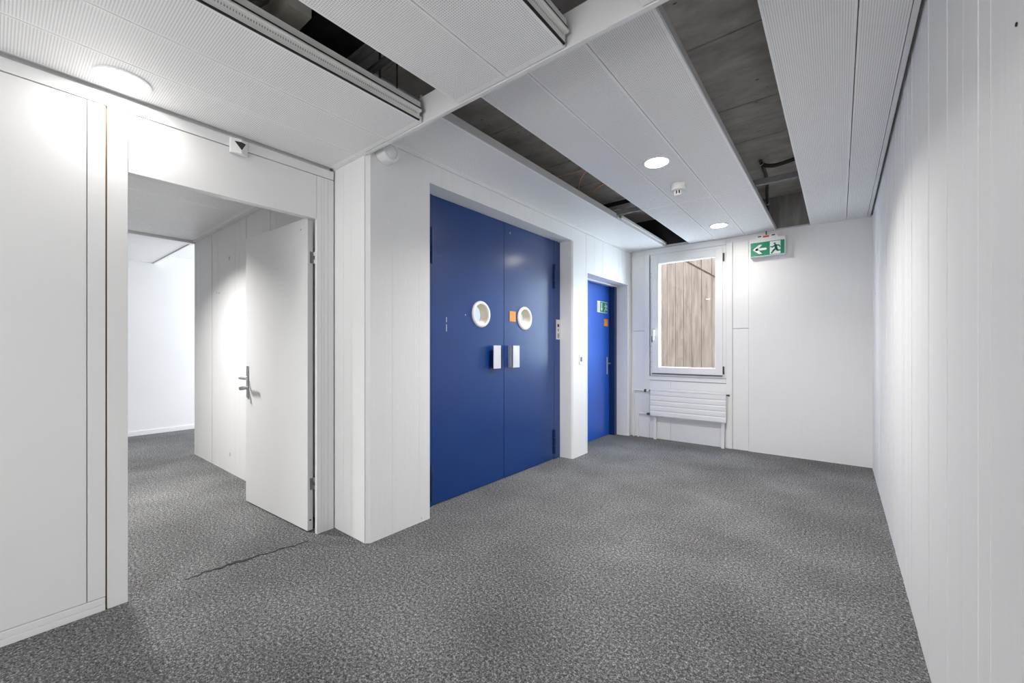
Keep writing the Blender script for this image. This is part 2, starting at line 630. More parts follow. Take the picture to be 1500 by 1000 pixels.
def ring_rect(mb, x0, x1, z0, z1, wl, wr_, wb, wt, y0, y1):
    mb.box(x0, x0 + wl, y0, y1, z0, z1)
    mb.box(x1 - wr_, x1, y0, y1, z0, z1)
    mb.box(x0 + wl, x1 - wr_, y0, y1, z0, z0 + wb)
    mb.box(x0 + wl, x1 - wr_, y0, y1, z1 - wt, z1)
    return mb


ring_rect(mb, fx0, fx1, fz0, fz1, 0.05, 0.05, 0.06, 0.06, 5.486, 5.60).build('window_frame', 'lacquer', win, bevel=0.002)
sx0, sx1, sz0, sz1 = -1.962, -1.100, 0.872, 2.404
ring_rect(MB(), sx0, sx1, sz0, sz1, 0.092, 0.080, 0.078, 0.085, 5.468, 5.56).build('sash', 'lacquer', win, bevel=0.003)
ring_rect(MB(), sx0 + 0.086, sx1 - 0.074, sz0 + 0.072, sz1 - 0.079, 0.012, 0.012, 0.012, 0.012, 5.478, 5.53).build('glazing_bead', 'lacquer', win, bevel=0.001)
MB().box(sx0 + 0.09, sx1 - 0.078, 5.524, 5.530, sz0 + 0.076, sz1 - 0.083).build('glass_pane', 'glass', win)
hd = MB().box(-1.930, -1.908, 5.452, 5.469, 1.36, 1.46).build('handle_plate', 'lacquer', win, bevel=0.003)
h2 = MB().lathe([(0, 0), (0.009, 0), (0.009, 0.045), (0, 0.045)], (-1.919, 5.452, 1.43), 'y', 16, -1).box(-1.930, -1.908, 5.398, 5.416, 1.305, 1.442)
h2.build('window_handle', 'lacquer', win, bevel=0.004)
MB().box(-1.962, -1.950, 5.462, 5.470, 1.28, 1.36).build('latch_plate', 'dark', win, bevel=0.001)
for z0 in (2.335 - 0.085, 0.885):
    MB().lathe([(0, 0), (0.010, 0), (0.010, 0.095), (0, 0.095)], (-1.092, 5.470, z0), 'z', 14).build('hinge', 'dark', win, smooth=True)
for z in (2.20, 2.15, 1.23, 1.15, 1.02, 0.95):
    MB().lathe([(0, 0), (0.004, 0), (0.004, 0.003), (0, 0.003)], (-1.975, 5.486, z), 'y', 8, -1).build('screw', 'dark', win)
MB().box(-1.955, -1.105, 5.4655, 5.49, 0.858, 0.868).build('gasket', 'dark', win)

# outside wall seen through the window: tan concrete cast against vertical boards, a sloped groove across it
mb = MB()
rnd = random.Random(8)
GX, GZ, GS = -2.251, 2.828, -0.6965      # groove line z = GZ + GS (x-GX)
x = -6.0
while x < -1.25:
    w = rnd.uniform(0.14, 0.18)
    off = rnd.uniform(0.0, 0.012)
    x0, x1 = x + 0.0025, x + w - 0.0025
    za, zb = GZ + GS * (x0 - GX), GZ + GS * (x1 - GX)
    g = 0.018
    if min(za, zb) > 0.1 and max(za, zb) < 5.1:
        mb.prism([(x0, -0.3), (x1, -0.3), (x1, zb - g), (x0, za - g)], 8.0 - off, 8.05, 'y')
        mb.prism([(x0, za + g), (x1, zb + g), (x1, 5.2), (x0, 5.2)], 7.985 - off, 8.05, 'y')
    else:
        mb.box(x0, x1, 8.0 - off, 8.05, -0.3, 5.2)
    x += w
mb.box(-6.0, x, 8.03, 8.3, -0.3, 5.2)
o = mb.build('outside_wall', 'tan')
tag(o, 'tan board-marked concrete wall outside, beyond the window', 'wall', kind='structure')
o = MB().box(-6, 6, 5.76, 12, -0.42, -0.3).build('ground', 'paving')
tag(o, 'pale paved ground outside below the window', 'ground', kind='structure')

# wall with the two blue doors (massive concrete, chamfered pillar corner)
D1 = (1.916, 3.900, 0.0, 2.365)
D2 = (4.240, 5.410, 0.0, 2.062)
XW = -2.262
mb = MB()
ch = 0.022
mb.prism([(-5.72, 1.424), (XW - ch, 1.424), (XW, 1.424 + ch), (XW, 1.916), (-2.60, 1.916), (-2.60, 1.72), (-5.72, 1.72)], 0, 2.92, 'z')
mb.box(-2.60, XW, 1.916, 3.90, 2.365, 2.92)
mb.prism([(XW, 3.915), (XW - 0.015, 3.90), (-2.60, 3.90), (-2.60, 4.24), (XW, 4.24)], 0, 2.92, 'z')
mb.box(-2.60, XW, 4.24, 5.41, 2.062, 2.92)
mb.prism([(XW, 5.42), (XW - 0.01, 5.41), (-2.60, 5.41), (-2.60, 5.56), (XW, 5.56)], 0, 2.92, 'z')
board_skin(mb, 'x', XW, 1, 1.424 + ch, 5.505, 0, 2.515, holes=((1.916, 3.915, -1, 2.365), (4.24, 5.42, -1, 2.062)), wid=(0.05, 0.13), seed=37)
board_skin(mb, 'y', 1.424, -1, -5.72, XW - ch, 0, 2.45, wid=(0.05, 0.12), amp=0.0022, fin=0.4, seed=41)
wm = mb.build('wall_middle', 'wall')
tag(wm, 'thick white concrete wall with chamfered pillar corner holding the two blue doors', 'wall', kind='structure')
for (x, z, s) in ((-4.616, 2.069, 1.6), (-4.967, 1.762, 0.8), (-4.90, 1.757, 0.8), (-4.598, 0.179, 1.5)):
    MB().box(x - 0.008 * s, x + 0.008 * s, 1.4185, 1.4245, z - 0.011 * s, z + 0.011 * s).build('patch', 'grey_edge', wm, bevel=0.002)

# lift hall behind the double door (seen through the portholes)
mb = MB()
mb.box(-4.6, -4.5, 1.72, 5.56, 0, 2.92).box(-4.6, -2.60, 5.50, 5.60, 0, 2.92).box(-4.6, -2.60, 1.72, 5.56, 2.60, 2.70)
o = mb.build('wall_lift_hall', 'white')
tag(o, 'bright white hall walls behind the portholes of the blue double door', 'wall', kind='structure')

# partition on the left
wl = MB().box(-2.71, -2.662, -3.9, 0.395, 0, 2.92).box(-2.71, -2.662, 0.395, 1.40, 2.04, 2.92).build('wall_left', 'white')
tag(wl, 'white panelled partition wall on the left with the open doorway', 'wall', kind='structure')
P = lambda y0, y1, z0, z1, x=-2.640, n='wall_panel', m='lacquer', b=0.0012: MB().box(-2.664, x, y0, y1, z0, z1).build(n, m, wl, bevel=b)
P(-3.85, -0.951, 0.061, 2.313)
P(-0.948, 0.2615, 0.061, 2.313)
P(0.2645, 0.3225, 0.061, 2.313, n='filler_panel')
P(0.3285, 0.3985, 0.0, 2.313, -2.638, 'door_post')
P(0.3965 + 0.004, 1.299, 2.034, 2.313, n='lintel_panel')
P(-3.85, 1.412, 2.3165, 2.372, -2.636, 'head_board')
MB().box(-2.668, -2.652, 0.3222, 0.3288, 0.0, 2.31).build('open_joint', 'wood', wl)
MB().box(-2.72, -2.662, 0.345, 0.397, 0, 2.05).build('door_jamb', 'white', wl)
MB().box(-2.72, -2.664, 1.372, 1.418, 0, 2.05).build('door_jamb', 'grey_edge', wl)  # shade behind the post is put into this jamb's grey colour
# right post with fluted face
mb = MB().box(-2.664, -2.6415, 1.301, 1.414, 0, 2.313)
for y0, y1, o_ in ((1.301, 1.3305, 0.002), (1.332, 1.348, 0.0012), (1.3495, 1.372, 0.002), (1.3735, 1.414, 0.0015)):
    mb.box(-2.642, -2.6415 + o_, y0, y1, 0, 2.313)
o = mb.build('door_post', 'lacquer', wl, bevel=0.0006)
MB().box(-2.668, -2.655, 1.4135, 1.4235, 0, 2.37).build('open_joint', 'gap', wl)
bb = MB().box(-2.664, -2.634, -3.85, 0.3215, 0.0, 0.0285).box(-2.664, -2.636, -3.85, 0.3215, 0.0297, 0.058).build('baseboard_left', 'lacquer', bevel=0.0012)
tag(bb, 'low white two-step baseboard at the foot of the left partition', 'baseboard', kind='structure')

# neighbouring room
mb = MB().box(-7.75, -7.56, -3.2, 5.0, 0, 2.92)
o = mb.build('wall_side_room', 'white')
tag(o, 'bright white end wall of the room beyond the open door', 'wall', kind='structure')
o = MB().box(-7.56, -7.54, -3.2, 5.0, 0, 0.030).box(-7.56, -7.545, -3.2, 5.0, 0.0315, 0.060).build('baseboard_side_room', 'white', bevel=0.001)
tag(o, 'white baseboard along the end wall of the room beyond the open door', 'baseboard', kind='structure')
o = MB().box(-7.75, -2.71, -3.25, -3.1, 0, 2.92).build('wall_side_room_near', 'white')
tag(o, 'white side wall of the neighbouring room, out of view to the left', 'wall', kind='structure')
o = MB().box(-7.75, -5.72, 4.9, 5.0, 0, 2.92).box(-5.75, -5.60, 1.72, 5.0, 0, 2.92).build('wall_side_room_far', 'white')
tag(o, 'white wall round the corner of the room beyond the open door', 'wall', kind='structure')
# back of this corridor behind the camera
mb = MB().box(-2.71, 0.42, -4.0, -3.8, 0, 2.92)
o = mb.build('wall_back', 'wall')
tag(o, 'white wall at the back of the corridor, behind the viewer', 'wall', kind='structure')

# ------------------------------------------------------------------ suspended ceiling
def cpanel(x0, x1, y0, y1, z, mat='perf', th=0.028, g=0.0022):
    return MB().box(x0 + g, x1 - g, y0 + g, y1 - g, z, z + th).build('ceiling_panel', mat, slab, base=(x0, y0, z))


ZN, ZF = 2.390, 2.520
YD = 1.414
# near field
for x0, x1 in ((-2.628, -2.330), (-2.330, -2.025), (-2.025, -1.722)):
    cpanel(x0, x1, -3.78, YD - 0.004, ZN)
for x0, x1 in ((-1.452, -1.147), (-1.147, -0.846)):
    cpanel(x0, x1, -3.78, YD - 0.004, ZN)
for x0, x1 in ((-0.540, -0.235), (-0.235, 0.070), (0.070, 0.240)):
    cpanel(x0, x1, -3.78, YD - 0.004, ZN)
# far field
YJ = 3.895
for x0, x1, cuts in ((-2.246, -1.778, (1.436, YJ, 5.470)), (-1.480, -1.170, (1.436, YJ, 5.470)), (-1.170, -0.858, (1.436, YJ, 5.470)), (-0.858, -0.556, (1.436, YJ, 5.470)),
                     (-0.246, 0.058, (1.436, 5.470)), (0.058, 0.222, (1.436, 5.470))):
    for y0, y1 in zip(cuts, cuts[1:]):
        cpanel(x0, x1, y0, y1, ZF)
# side room
for x0, x1 in ((-5.68, -5.25), (-5.25, -4.73), (-4.73, -4.20), (-4.20, -3.68), (-3.68, -3.16), (-3.16, -2.72)):
    cpanel(x0, x1, -3.05, 1.40, 2.405)
MB().box(-5.68, -2.72, 1.398, 1.4215, 2.388, 2.43).build('edge_angle', 'white', slab)
cpanel(-7.56, -5.78, -3.05, 1.40, 2.395, 'white')
cpanel(-7.56, -5.78, 1.44, 4.9, 2.525, 'white')
MB().box(-7.56, -5.78, 1.40, 1.425, 2.385, 2.60).build('step_fascia', 'white', slab)
# fascia dividing near and far field
o = MB().box(-2.255, 0.255, YD, YD + 0.022, ZN - 0.004, 2.530).box(-2.64, -2.255, YD - 0.004, YD + 0.010, ZN - 0.004, 2.47).build('trim_1', 'white', bevel=0.001)
tag(o, 'white fascia board crossing the ceiling where its height steps up', 'trim', kind='structure')
o = MB().box(-5.76, -5.685, -3.05, 1.424, 2.375, 2.90).build('trim_2', 'white', bevel=0.004)
tag(o, 'white ceiling beam at the end of the neighbouring room', 'trim', kind='structure')
# edge angles against walls
MB().box(-2.652, -2.628, -3.78, YD - 0.006, ZN + 0.004, ZN + 0.03).build('edge_angle', 'grey_edge', slab)
MB().box(0.2225, 0.244, 1.436, 5.470, ZF - 0.002, ZF + 0.035).build('edge_angle', 'white', slab, bevel=0.001)
MB().box(-2.2585, -2.2465, 1.44, 5.470, ZF - 0.016, ZF + 0.02).build('edge_angle', 'white', slab, bevel=0.001)
# upstand along the open side of strip A, near part
MB().box(-1.781, -1.774, 1.44, 3.96, ZF - 0.001, ZF + 0.052).build('edge_upstand', 'grey_edge', slab, bevel=0.001)
MB().box(-0.557, -0.552, 1.44, 5.47, ZF - 0.0005, ZF + 0.045).build('edge_upstand', 'grey_edge', slab, bevel=0.001)
# stepped edge profiles with dark gaskets (linear air slots)


def edge_profile(x, y0, y1, z):
    g = MB().box(x - 0.004, x + 0.0045, y0, y1, z + 0.000, z + 0.006).box(x - 0.004, x + 0.0185, y0, y1, z + 0.0535, z + 0.059)
    b = MB().box(x - 0.012, x + 0.003, y0, y1, z + 0.006, z + 0.038).box(x - 0.012, x + 0.012, y0, y1, z + 0.059, z + 0.092)
    body = b.build('edge_profile', 'ivory', slab, bevel=0.0015)
    nose = MB().prism([(x - 0.01, z + 0.038), (x + 0.016, z + 0.038), (x + 0.021, z + 0.043), (x + 0.021, z + 0.049), (x + 0.017, z + 0.0535), (x - 0.01, z + 0.0535)], y0, y1, 'y')
    nose.build('slot_nose', 'ivory', body)
    g.build('gasket', 'black', body)
    sl = MB()
    y = max(y0, -0.6)
    while y < y1 - 0.01:
        sl.box(x + 0.0028, x + 0.0034, y, y + 0.0042, z + 0.0285, z + 0.0365)
        y += 0.0095
    tag(sl.build('air_slots', 'slot', body), kind='stuff')
    MB().box(x - 0.011, x + 0.0045, y1 - 0.001, y1 + 0.0015, z, z + 0.038).box(x - 0.011, x + 0.022, y1 - 0.001, y1 + 0.0015, z + 0.038, z + 0.055).box(x - 0.011, x + 0.013, y1 - 0.001, y1 + 0.0015, z + 0.055, z + 0.093).build('end_cap', 'grey_edge', body)


edge_profile(-1.721, -3.78, 1.386, ZN)
edge_profile(-0.845, -3.78, 1.394, ZN)
mb = MB().box(-1.784, -1.772, 4.06, 5.470, ZF, ZF + 0.030).box(-1.784, -1.758, 4.06, 5.470, ZF + 0.030, ZF + 0.034)
mb.box(-1.784, -1.762, 4.06, 5.470, ZF + 0.036, ZF + 0.058)
o = mb.build('edge_profile', 'white', slab, bevel=0.001)
MB().box(-1.786, -1.768, 4.06, 5.469, ZF + 0.0335, ZF + 0.0365).build('gasket', 'dark', o)

# cross rails carrying the panels
def rail(x0, x1, y, z0, z1):
    return MB().box(x0, x1, y - 0.002, y + 0.002, z0, z1).box(x0, x1, y, y + 0.035, z0, z0 + 0.003).box(x0, x1, y, y + 0.035, z1 - 0.003, z1)


rl = rail(-2.25, 0.20, 3.95, 2.555, 2.60).build('support_rail', 'galv', slab)
tag(rl, 'grey steel channel crossing both open ceiling strips')
MB().box(-1.80, -1.735, 3.935, 3.99, 2.600, 2.606).box(-1.80, -1.765, 3.96, 3.99, 2.535, 2.555).build('rail_clip', 'alu', rl, bevel=0.001)
for x in (-1.25, -0.7, -0.15):
    MB().lathe([(0, 0), (0.004, 0), (0.004, 0.32), (0, 0.32)], (x, 3.96, 2.59), 'z', 8).build('hanger_rod', 'steel', rl)
# upper dark panel closing strip A opening at the window end
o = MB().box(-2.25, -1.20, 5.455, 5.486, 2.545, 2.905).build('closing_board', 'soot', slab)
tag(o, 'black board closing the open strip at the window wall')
MB().box(-1.785, -1.20, 5.452, 5.470, 2.522, 2.545).build('ceiling_ledge', 'grey_edge', slab)

# ================================================================== DOORS
# --- blue double door
d1 = empty('door_1', (-2.42, 2.927, 0), 'large blue steel double door with two round portholes', 'door', kind='structure')
XD = -2.42
YS = 2.929


def plate_hole(y0, y1, z0, z1, cy, cz, r, x0, x1, n=48):
    mb = MB()
    angs = {2 * PI * k / n for k in range(n)}
    for yy in (y0, y1):
        for zz in (z0, z1):
            angs.add(math.atan2(zz - cz, yy - cy) % (2 * PI))
    angs = sorted(angs)
    cir, out = [], []
    for a in angs:
        c, s = math.cos(a), math.sin(a)
        cir.append((cy + r * c, cz + r * s))
        t = 1e9
        if c > 1e-9:
            t = min(t, (y1 - cy) / c)
        if c < -1e-9:
            t = min(t, (y0 - cy) / c)
        if s > 1e-9:
            t = min(t, (z1 - cz) / s)
        if s < -1e-9:
            t = min(t, (z0 - cz) / s)
        out.append((cy + t * c, cz + t * s))
    m = len(angs)
    for x in (x0, x1):
        mb.v += [(x, p, q) for p, q in cir] + [(x, p, q) for p, q in out]
    for k in range(m):
        j = (k + 1) % m
        mb.f += [(k, j, m + j, m + k), (2 * m + k, 3 * m + k, 3 * m + j, 2 * m + j), (k, 2 * m + k, 2 * m + j, j), (m + k, m + j, 3 * m + j, 3 * m + k)]
    return mb


def leaf(y0, y1, cy, hy0, open_left):
    lf = plate_hole(y0, y1, 0.006, 2.362, cy, 1.492, 0.094, XD - 0.06, XD).build('door_leaf', 'blue', d1)
    ps = MB().lathe([(0.090, 0.0), (0.090, 0.014), (0.098, 0.016), (0.110, 0.012), (0.114, 0.006), (0.115, 0.0), (0.090, 0.0)], (XD, cy, 1.492), 'x', 48)
    ps.build('porthole_ring', 'whitep', lf, smooth=True)
    MB().lathe([(0.0935, 0.0), (0.0935, -0.09), (0.0895, -0.09), (0.0895, 0.002), (0.0935, 0.0)], (XD, cy, 1.492), 'x', 48).build('porthole_lining', 'tube', lf, smooth=True)
    MB().lathe([(0, -0.082), (0.0895, -0.082), (0.0895, -0.087), (0, -0.087)], (XD, cy, 1.492), 'x', 48).build('porthole_glass', 'glass', lf)
    # shell pull: front plate, back plate and one closed side, open on the other
    hb = MB()
    w = 0.112
    a, b = hy0, hy0 + w
    hb.box(XD + 0.046, XD + 0.050, a, b, 1.020, 1.224)
    if open_left:
        hb.box(XD, XD + 0.050, b - 0.014, b, 1.020, 1.224)
    else:
        hb.box(XD, XD + 0.050, a, a + 0.014, 1.020, 1.224)
    hb.build('pull_handle', 'alu', lf, bevel=0.0012)
    return lf


lfA = leaf(2.072, YS - 0.003, 2.617, 2.728, True)
lfB = leaf(YS + 0.003, 3.780, 3.247, 2.990, False)
o = MB().box(XD, XD + 0.004, 3.010, 3.102, 1.452, 1.548).build('sticker', 'orange', lfB, bevel=0.0006)
tag(o, 'square orange sticker beside the porthole')
fr = MB().box(XD - 0.12, XD + 0.001, 1.9162, 2.0695, 0, 2.3645).box(XD - 0.12, XD + 0.001, 3.7825, 3.8998, 0, 2.3645)
fr.build('door_frame', 'blue', d1)
for (ya, zz) in ((3.781, 1.842), (3.781, 0.060)):
    h = MB()
    for k in range(3):
        h.lathe([(0, 0), (0.013, 0), (0.013, 0.085), (0, 0.085)], (XD + 0.012, ya, zz + k * 0.0885), 'z', 16)
    h.box(XD, XD + 0.004, ya - 0.03, ya + 0.032, zz, zz + 0.262)
    h.build('hinge', 'blue_dark', d1, smooth=True)
for zz in (1.842, 0.048):
    h = MB()
    for k in range(3):
        h.lathe([(0, 0), (0.011, 0), (0.011, 0.088), (0, 0.088)], (XD + 0.012, 2.062, zz + k * 0.092), 'z', 16)
    h.build('hinge', 'blue', d1, smooth=True)
lk = MB().box(XD, XD + 0.006, 3.818, 3.897, 1.296, 1.513).build('lock_plate', 'alu', d1, bevel=0.001)
MB().box(XD + 0.005, XD + 0.0085, 3.842, 3.872, 1.432, 1.464).build('indicator_window', 'black', lk)
MB().box(XD + 0.005, XD + 0.008, 3.850, 3.864, 1.385, 1.412).build('key_slot', 'dark', lk)
for z in (1.348, 1.325):
    MB().lathe([(0.010, 0), (0.010, 0.003), (0.014, 0.003), (0.014, 0), (0.010, 0)], (XD + 0.006, 3.857, z), 'x', 20).build('key_cylinder', 'dark', lk)
# scratches
for (y, z, hh) in ((2.22, 1.425, 0.02), (2.22, 1.36, 0.028), (2.43, 1.475, 0.006), (3.02, 2.28, 0.01)):
    MB().box(XD, XD + 0.0006, y - 0.003, y + 0.003, z - hh, z + hh).build('paint_chip', 'alu', lfA if y < YS else lfB)

# --- small blue door
d2 = empty('door_2', (-2.51, 4.80, 0), 'single bright blue door with escape sign at the far end', 'door', kind='structure')
XS = -2.51
lf2 = MB().box(XS - 0.05, XS, 4.33, 5.336, 0.005, 2.052).build('door_leaf', 'blue2', d2)
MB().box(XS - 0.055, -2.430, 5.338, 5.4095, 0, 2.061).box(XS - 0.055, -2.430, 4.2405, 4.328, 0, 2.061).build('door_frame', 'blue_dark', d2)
MB().box(-2.47, -2.425, 4.242, 5.409, 2.046, 2.0615).build('frame_head', 'white', d2)
pt = MB().box(XS, XS + 0.008, 5.253, 5.279, 0.842, 1.078).build('handle_plate', 'alu', d2, bevel=0.004)
hl = MB().tube([(XS, 5.266, 0.992), (XS + 0.045, 5.266, 0.992), (XS + 0.055, 5.258, 0.992), (XS + 0.055, 5.14, 0.992)], 0.009, 12)
hl.build('lever_handle', 'steel', pt, smooth=True)
sg = MB().box(XS, XS + 0.004, 4.972, 5.278, 1.679, 1.830).build('escape_sign', 'signwhite', lf2)
X1 = XS + 0.004
MB().box(X1, X1 + 0.0012, 5.056, 5.272, 1.686, 1.823).build('green_field', 'green', sg)
MB().box(X1, X1 + 0.0012, 4.980, 5.050, 1.690, 1.818).build('cream_field', 'cream', sg)
o = MB().box(XS, XS + 0.004, 5.175, 5.290, 1.500, 1.600).build('sticker', 'orange', lf2)
tag(o, 'small orange sticker below the escape sign')


def capsule(mb, p, q, r, a0, a1, axis, n=8):
    """thick rounded line in the picture plane of a sign"""
    (x0, y0), (x1, y1) = p, q
    ang = math.atan2(y1 - y0, x1 - x0)
    poly = [(x1 + r * math.cos(ang - PI / 2 + PI * k / n), y1 + r * math.sin(ang - PI / 2 + PI * k / n)) for k in range(n + 1)]
    poly += [(x0 + r * math.cos(ang + PI / 2 + PI * k / n), y0 + r * math.sin(ang + PI / 2 + PI * k / n)) for k in range(n + 1)]
    mb.prism(poly, a0, a1, axis)


RUN = [((0.50, 0.74), (0.56, 0.46), 0.075), ((0.56, 0.46), (0.36, 0.30), 0.058), ((0.36, 0.30), (0.20, 0.06), 0.052), ((0.58, 0.46), (0.66, 0.26), 0.056),
       ((0.66, 0.26), (0.92, 0.24), 0.045), ((0.48, 0.76), (0.26, 0.62), 0.042), ((0.26, 0.62), (0.12, 0.66), 0.036), ((0.54, 0.76), (0.76, 0.72), 0.040), ((0.76, 0.72), (0.86, 0.58), 0.036)]


def runner(mb, u0, v0, s, a0, a1, axis, flip=1):
    f = lambda p: (u0 + flip * (p[0] - 0.5) * s, v0 + p[1] * s)
    for p, q, r in RUN:
        capsule(mb, f(p), f(q), r * s * 1.4, a0, a1, axis)
    c = f((0.44, 0.92))
    mb.prism([(c[0] + 0.085 * s * math.cos(2 * PI * k / 16), c[1] + 0.085 * s * math.sin(2 * PI * k / 16)) for k in range(16)], a0, a1, axis)


mb = MB()
runner(mb, 5.222, 1.697, 0.112, X1 + 0.0012, X1 + 0.002, 'x')
mb.build('running_figure', 'signwhite', sg)
mb = MB().box(X1 + 0.0012, X1 + 0.002, 5.088, 5.108, 1.735, 1.812)
mb.prism([(5.070, 1.738), (5.126, 1.738), (5.098, 1.694)], X1 + 0.0012, X1 + 0.002, 'x')
mb.build('down_arrow', 'signwhite', sg)

# --- white open door
d3 = empty('door_3', (-2.716, 1.312, 0.008), 'white flush door standing open into the neighbouring room', 'door', kind='structure')
d3.rotation_euler = (0, 0, math.radians(2.7))
H = Vector((-2.716, 1.312, 0.008))


def local(mb):
    """door parts are laid out with the leaf straight along -x, then the Empty turns them"""
    return mb


lf3 = local(MB().box(-3.640, -2.716, 1.276, 1.312, 0.008, 2.052)).build('door_leaf', 'lacquer', d3, bevel=0.001)
MB().lathe([(0, 0), (0.006, 0), (0.006, 0.002), (0, 0.002)], (-2.716, 1.294, 0.075), 'x', 12).build('screw', 'dark', d3)
MB().lathe([(0, 0), (0.004, 0), (0.004, 0.002), (0, 0.002)], (-2.80, 1.276, 1.985), 'y', 10, -1).build('screw', 'dark', d3)
pl3 = MB().box(-3.615, -3.585, 1.268, 1.276, 0.815, 1.062).build('handle_plate', 'steel', d3, bevel=0.004)
MB().tube([(-3.600, 1.270, 0.972), (-3.600, 1.222, 0.972), (-3.590, 1.214, 0.972), (-3.470, 1.214, 0.972)], 0.0095, 14).build('lever_handle', 'steel', pl3, smooth=True)
MB().lathe([(0, 0), (0.012, 0), (0.012, 0.018), (0.0155, 0.022), (0.0155, 0.05), (0.013, 0.053), (0, 0.053)], (-3.600, 1.270, 0.893), 'y', 20, -1).build('turn_knob', 'steel', pl3, smooth=True)
for z0 in (1.757, 0.272):
    h = MB()
    h.lathe([(0, 0), (0.008, 0), (0.008, 0.026), (0, 0.026)], (-2.708, 1.322, z0), 'z', 12).lathe([(0, 0), (0.008, 0), (0.008, 0.026), (0, 0.026)], (-2.708, 1.322, z0 + 0.050), 'z', 12)
    h.box(-2.717, -2.713, 1.290, 1.322, z0, z0 + 0.076)
    h.build('hinge', 'steel', d3, smooth=True)

# ================================================================== THINGS
# --- radiator
rd = empty('radiator', (-1.50, 5.42, 0), 'flat white panel radiator on two legs below the window', 'radiator')
rx0, rx1, rz0, rz1 = -1.945, -1.050, 0.312, 0.665
prof = []
nfl = 5
mb = MB()
for k in range(nfl):
    z0 = rz0 + (rz1 - rz0 - 0.02) * k / nfl
    z1 = rz0 + (rz1 - rz0 - 0.02) * (k + 1) / nfl
    h = z1 - z0
    mb.prism([(5.386, z0 + 0.012), (5.3905, z0), (5.425, z0), (5.425, z1), (5.3905, z1), (5.386, z1 - 0.012)], rx0, rx1, 'x')
mb.build('heating_panel', 'lacquer', rd)
mb = MB().box(rx0 - 0.002, rx1 + 0.002, 5.383, 5.430, rz1 - 0.020, rz1)
mb.build('top_cover', 'lacquer', rd, bevel=0.002)
for x in (-1.905, -1.093):
    MB().box(x - 0.018, x + 0.018, 5.428, 5.458, 0, 0.60).build('leg', 'lacquer', rd, bevel=0.002)
r1 = 0.009
pth = [(-2.200, 5.452, 0), (-2.200, 5.452, 0.60)] + arc((-2.168, 5.452, 0.60), 0.032, PI, PI / 2, 6, 'xz')[1:] + [(-2.06, 5.452, 0.632), (-1.945, 5.430, 0.632)]
MB().tube(pth, r1, 12).build('supply_pipe', 'lacquer', rd, smooth=True)
pth = [(-2.140, 5.452, 0), (-2.140, 5.452, 0.295)] + arc((-2.112, 5.452, 0.295), 0.028, PI, PI / 2, 6, 'xz')[1:] + [(-2.02, 5.452, 0.323), (-1.945, 5.430, 0.323)]
MB().tube(pth, r1, 12).build('return_pipe', 'lacquer', rd, smooth=True)
vl = MB().lathe([(0, 0), (0.017, 0), (0.017, 0.035), (0.012, 0.04), (0.012, 0.06), (0, 0.06)], (-2.015, 5.444, 0.632), 'x', 18).build('valve', 'whitep', rd, smooth=True)
MB().lathe([(0, 0), (0.020, 0), (0.020, 0.022), (0, 0.022)], (-2.050, 5.449, 0.632), 'x', 16).build('valve_knob', 'dark', rd, smooth=True)
MB().lathe([(0, 0), (0.014, 0), (0.014, 0.030), (0, 0.030)], (-1.985, 5.44, 0.634), 'x', 14).build('valve_nut', 'galv', rd, smooth=True)
MB().lathe([(0, 0), (0.013, 0), (0.016, 0.01), (0.016, 0.03), (0.011, 0.045), (0.011, 0.06), (0, 0.06)], (-2.015, 5.442, 0.323), 'x', 16).build('valve', 'dark', rd, smooth=True)
MB().lathe([(0, 0), (0.009, 0), (0.009, 0.02), (0.012, 0.022), (0.012, 0.036), (0, 0.036)], (-1.050, 5.41, 0.640), 'x', 12).build('bleed_valve', 'dark', rd, smooth=True)

# --- exit sign
ex = empty('exit_sign', (-0.63, 5.43, 2.236), 'green and white exit sign box with arrow and running figure on the end wall', 'sign')
EY = 5.390
body = MB().box(-0.802, -0.463, EY, 5.470, 2.236, 2.440).build('sign_box', 'whitep', ex, bevel=0.002)
MB().box(-0.745, -0.535, EY + 0.012, 5.470, 2.440, 2.472).build('mount_bracket', 'ivory', ex, bevel=0.002)
MB().box(-0.675, -0.615, EY + 0.010, EY + 0.013, 2.446, 2.466).build('red_label', 'red', ex)
for x in (-0.707, -0.575):
    MB().box(x - 0.016, x + 0.016, EY + 0.010, EY + 0.013, 2.455, 2.468).build('clip', 'dark', ex)
MB().lathe([(0, 0), (0.006, 0), (0.006, 0.045), (0, 0.045)], (-0.645, EY + 0.03, 2.472), 'z', 10).build('mount_stud', 'dark', ex)
fp = MB().box(-0.794, -0.470, EY - 0.002, EY + 0.001, 2.242, 2.394).build('green_panel', 'green', ex)
Y0, Y1 = EY - 0.0032, EY - 0.002
MB().box(-0.606, -0.506, Y0, Y1, 2.246, 2.388).build('white_field', 'signwhite', fp)
mb = MB()
capsule(mb, (-0.648, 2.315), (-0.735, 2.315), 0.0125, Y0, Y1, 'y')
mb.prism([(-0.772, 2.315), (-0.712, 2.366), (-0.680, 2.366), (-0.724, 2.315), (-0.680, 2.264), (-0.712, 2.264)], Y0, Y1, 'y')
mb.build('left_arrow', 'signwhite', fp)
mb = MB()
runner(mb, -0.553, 2.252, 0.118, Y0 - 0.0012, Y0, 'y')
mb.build('running_figure', 'green', fp)

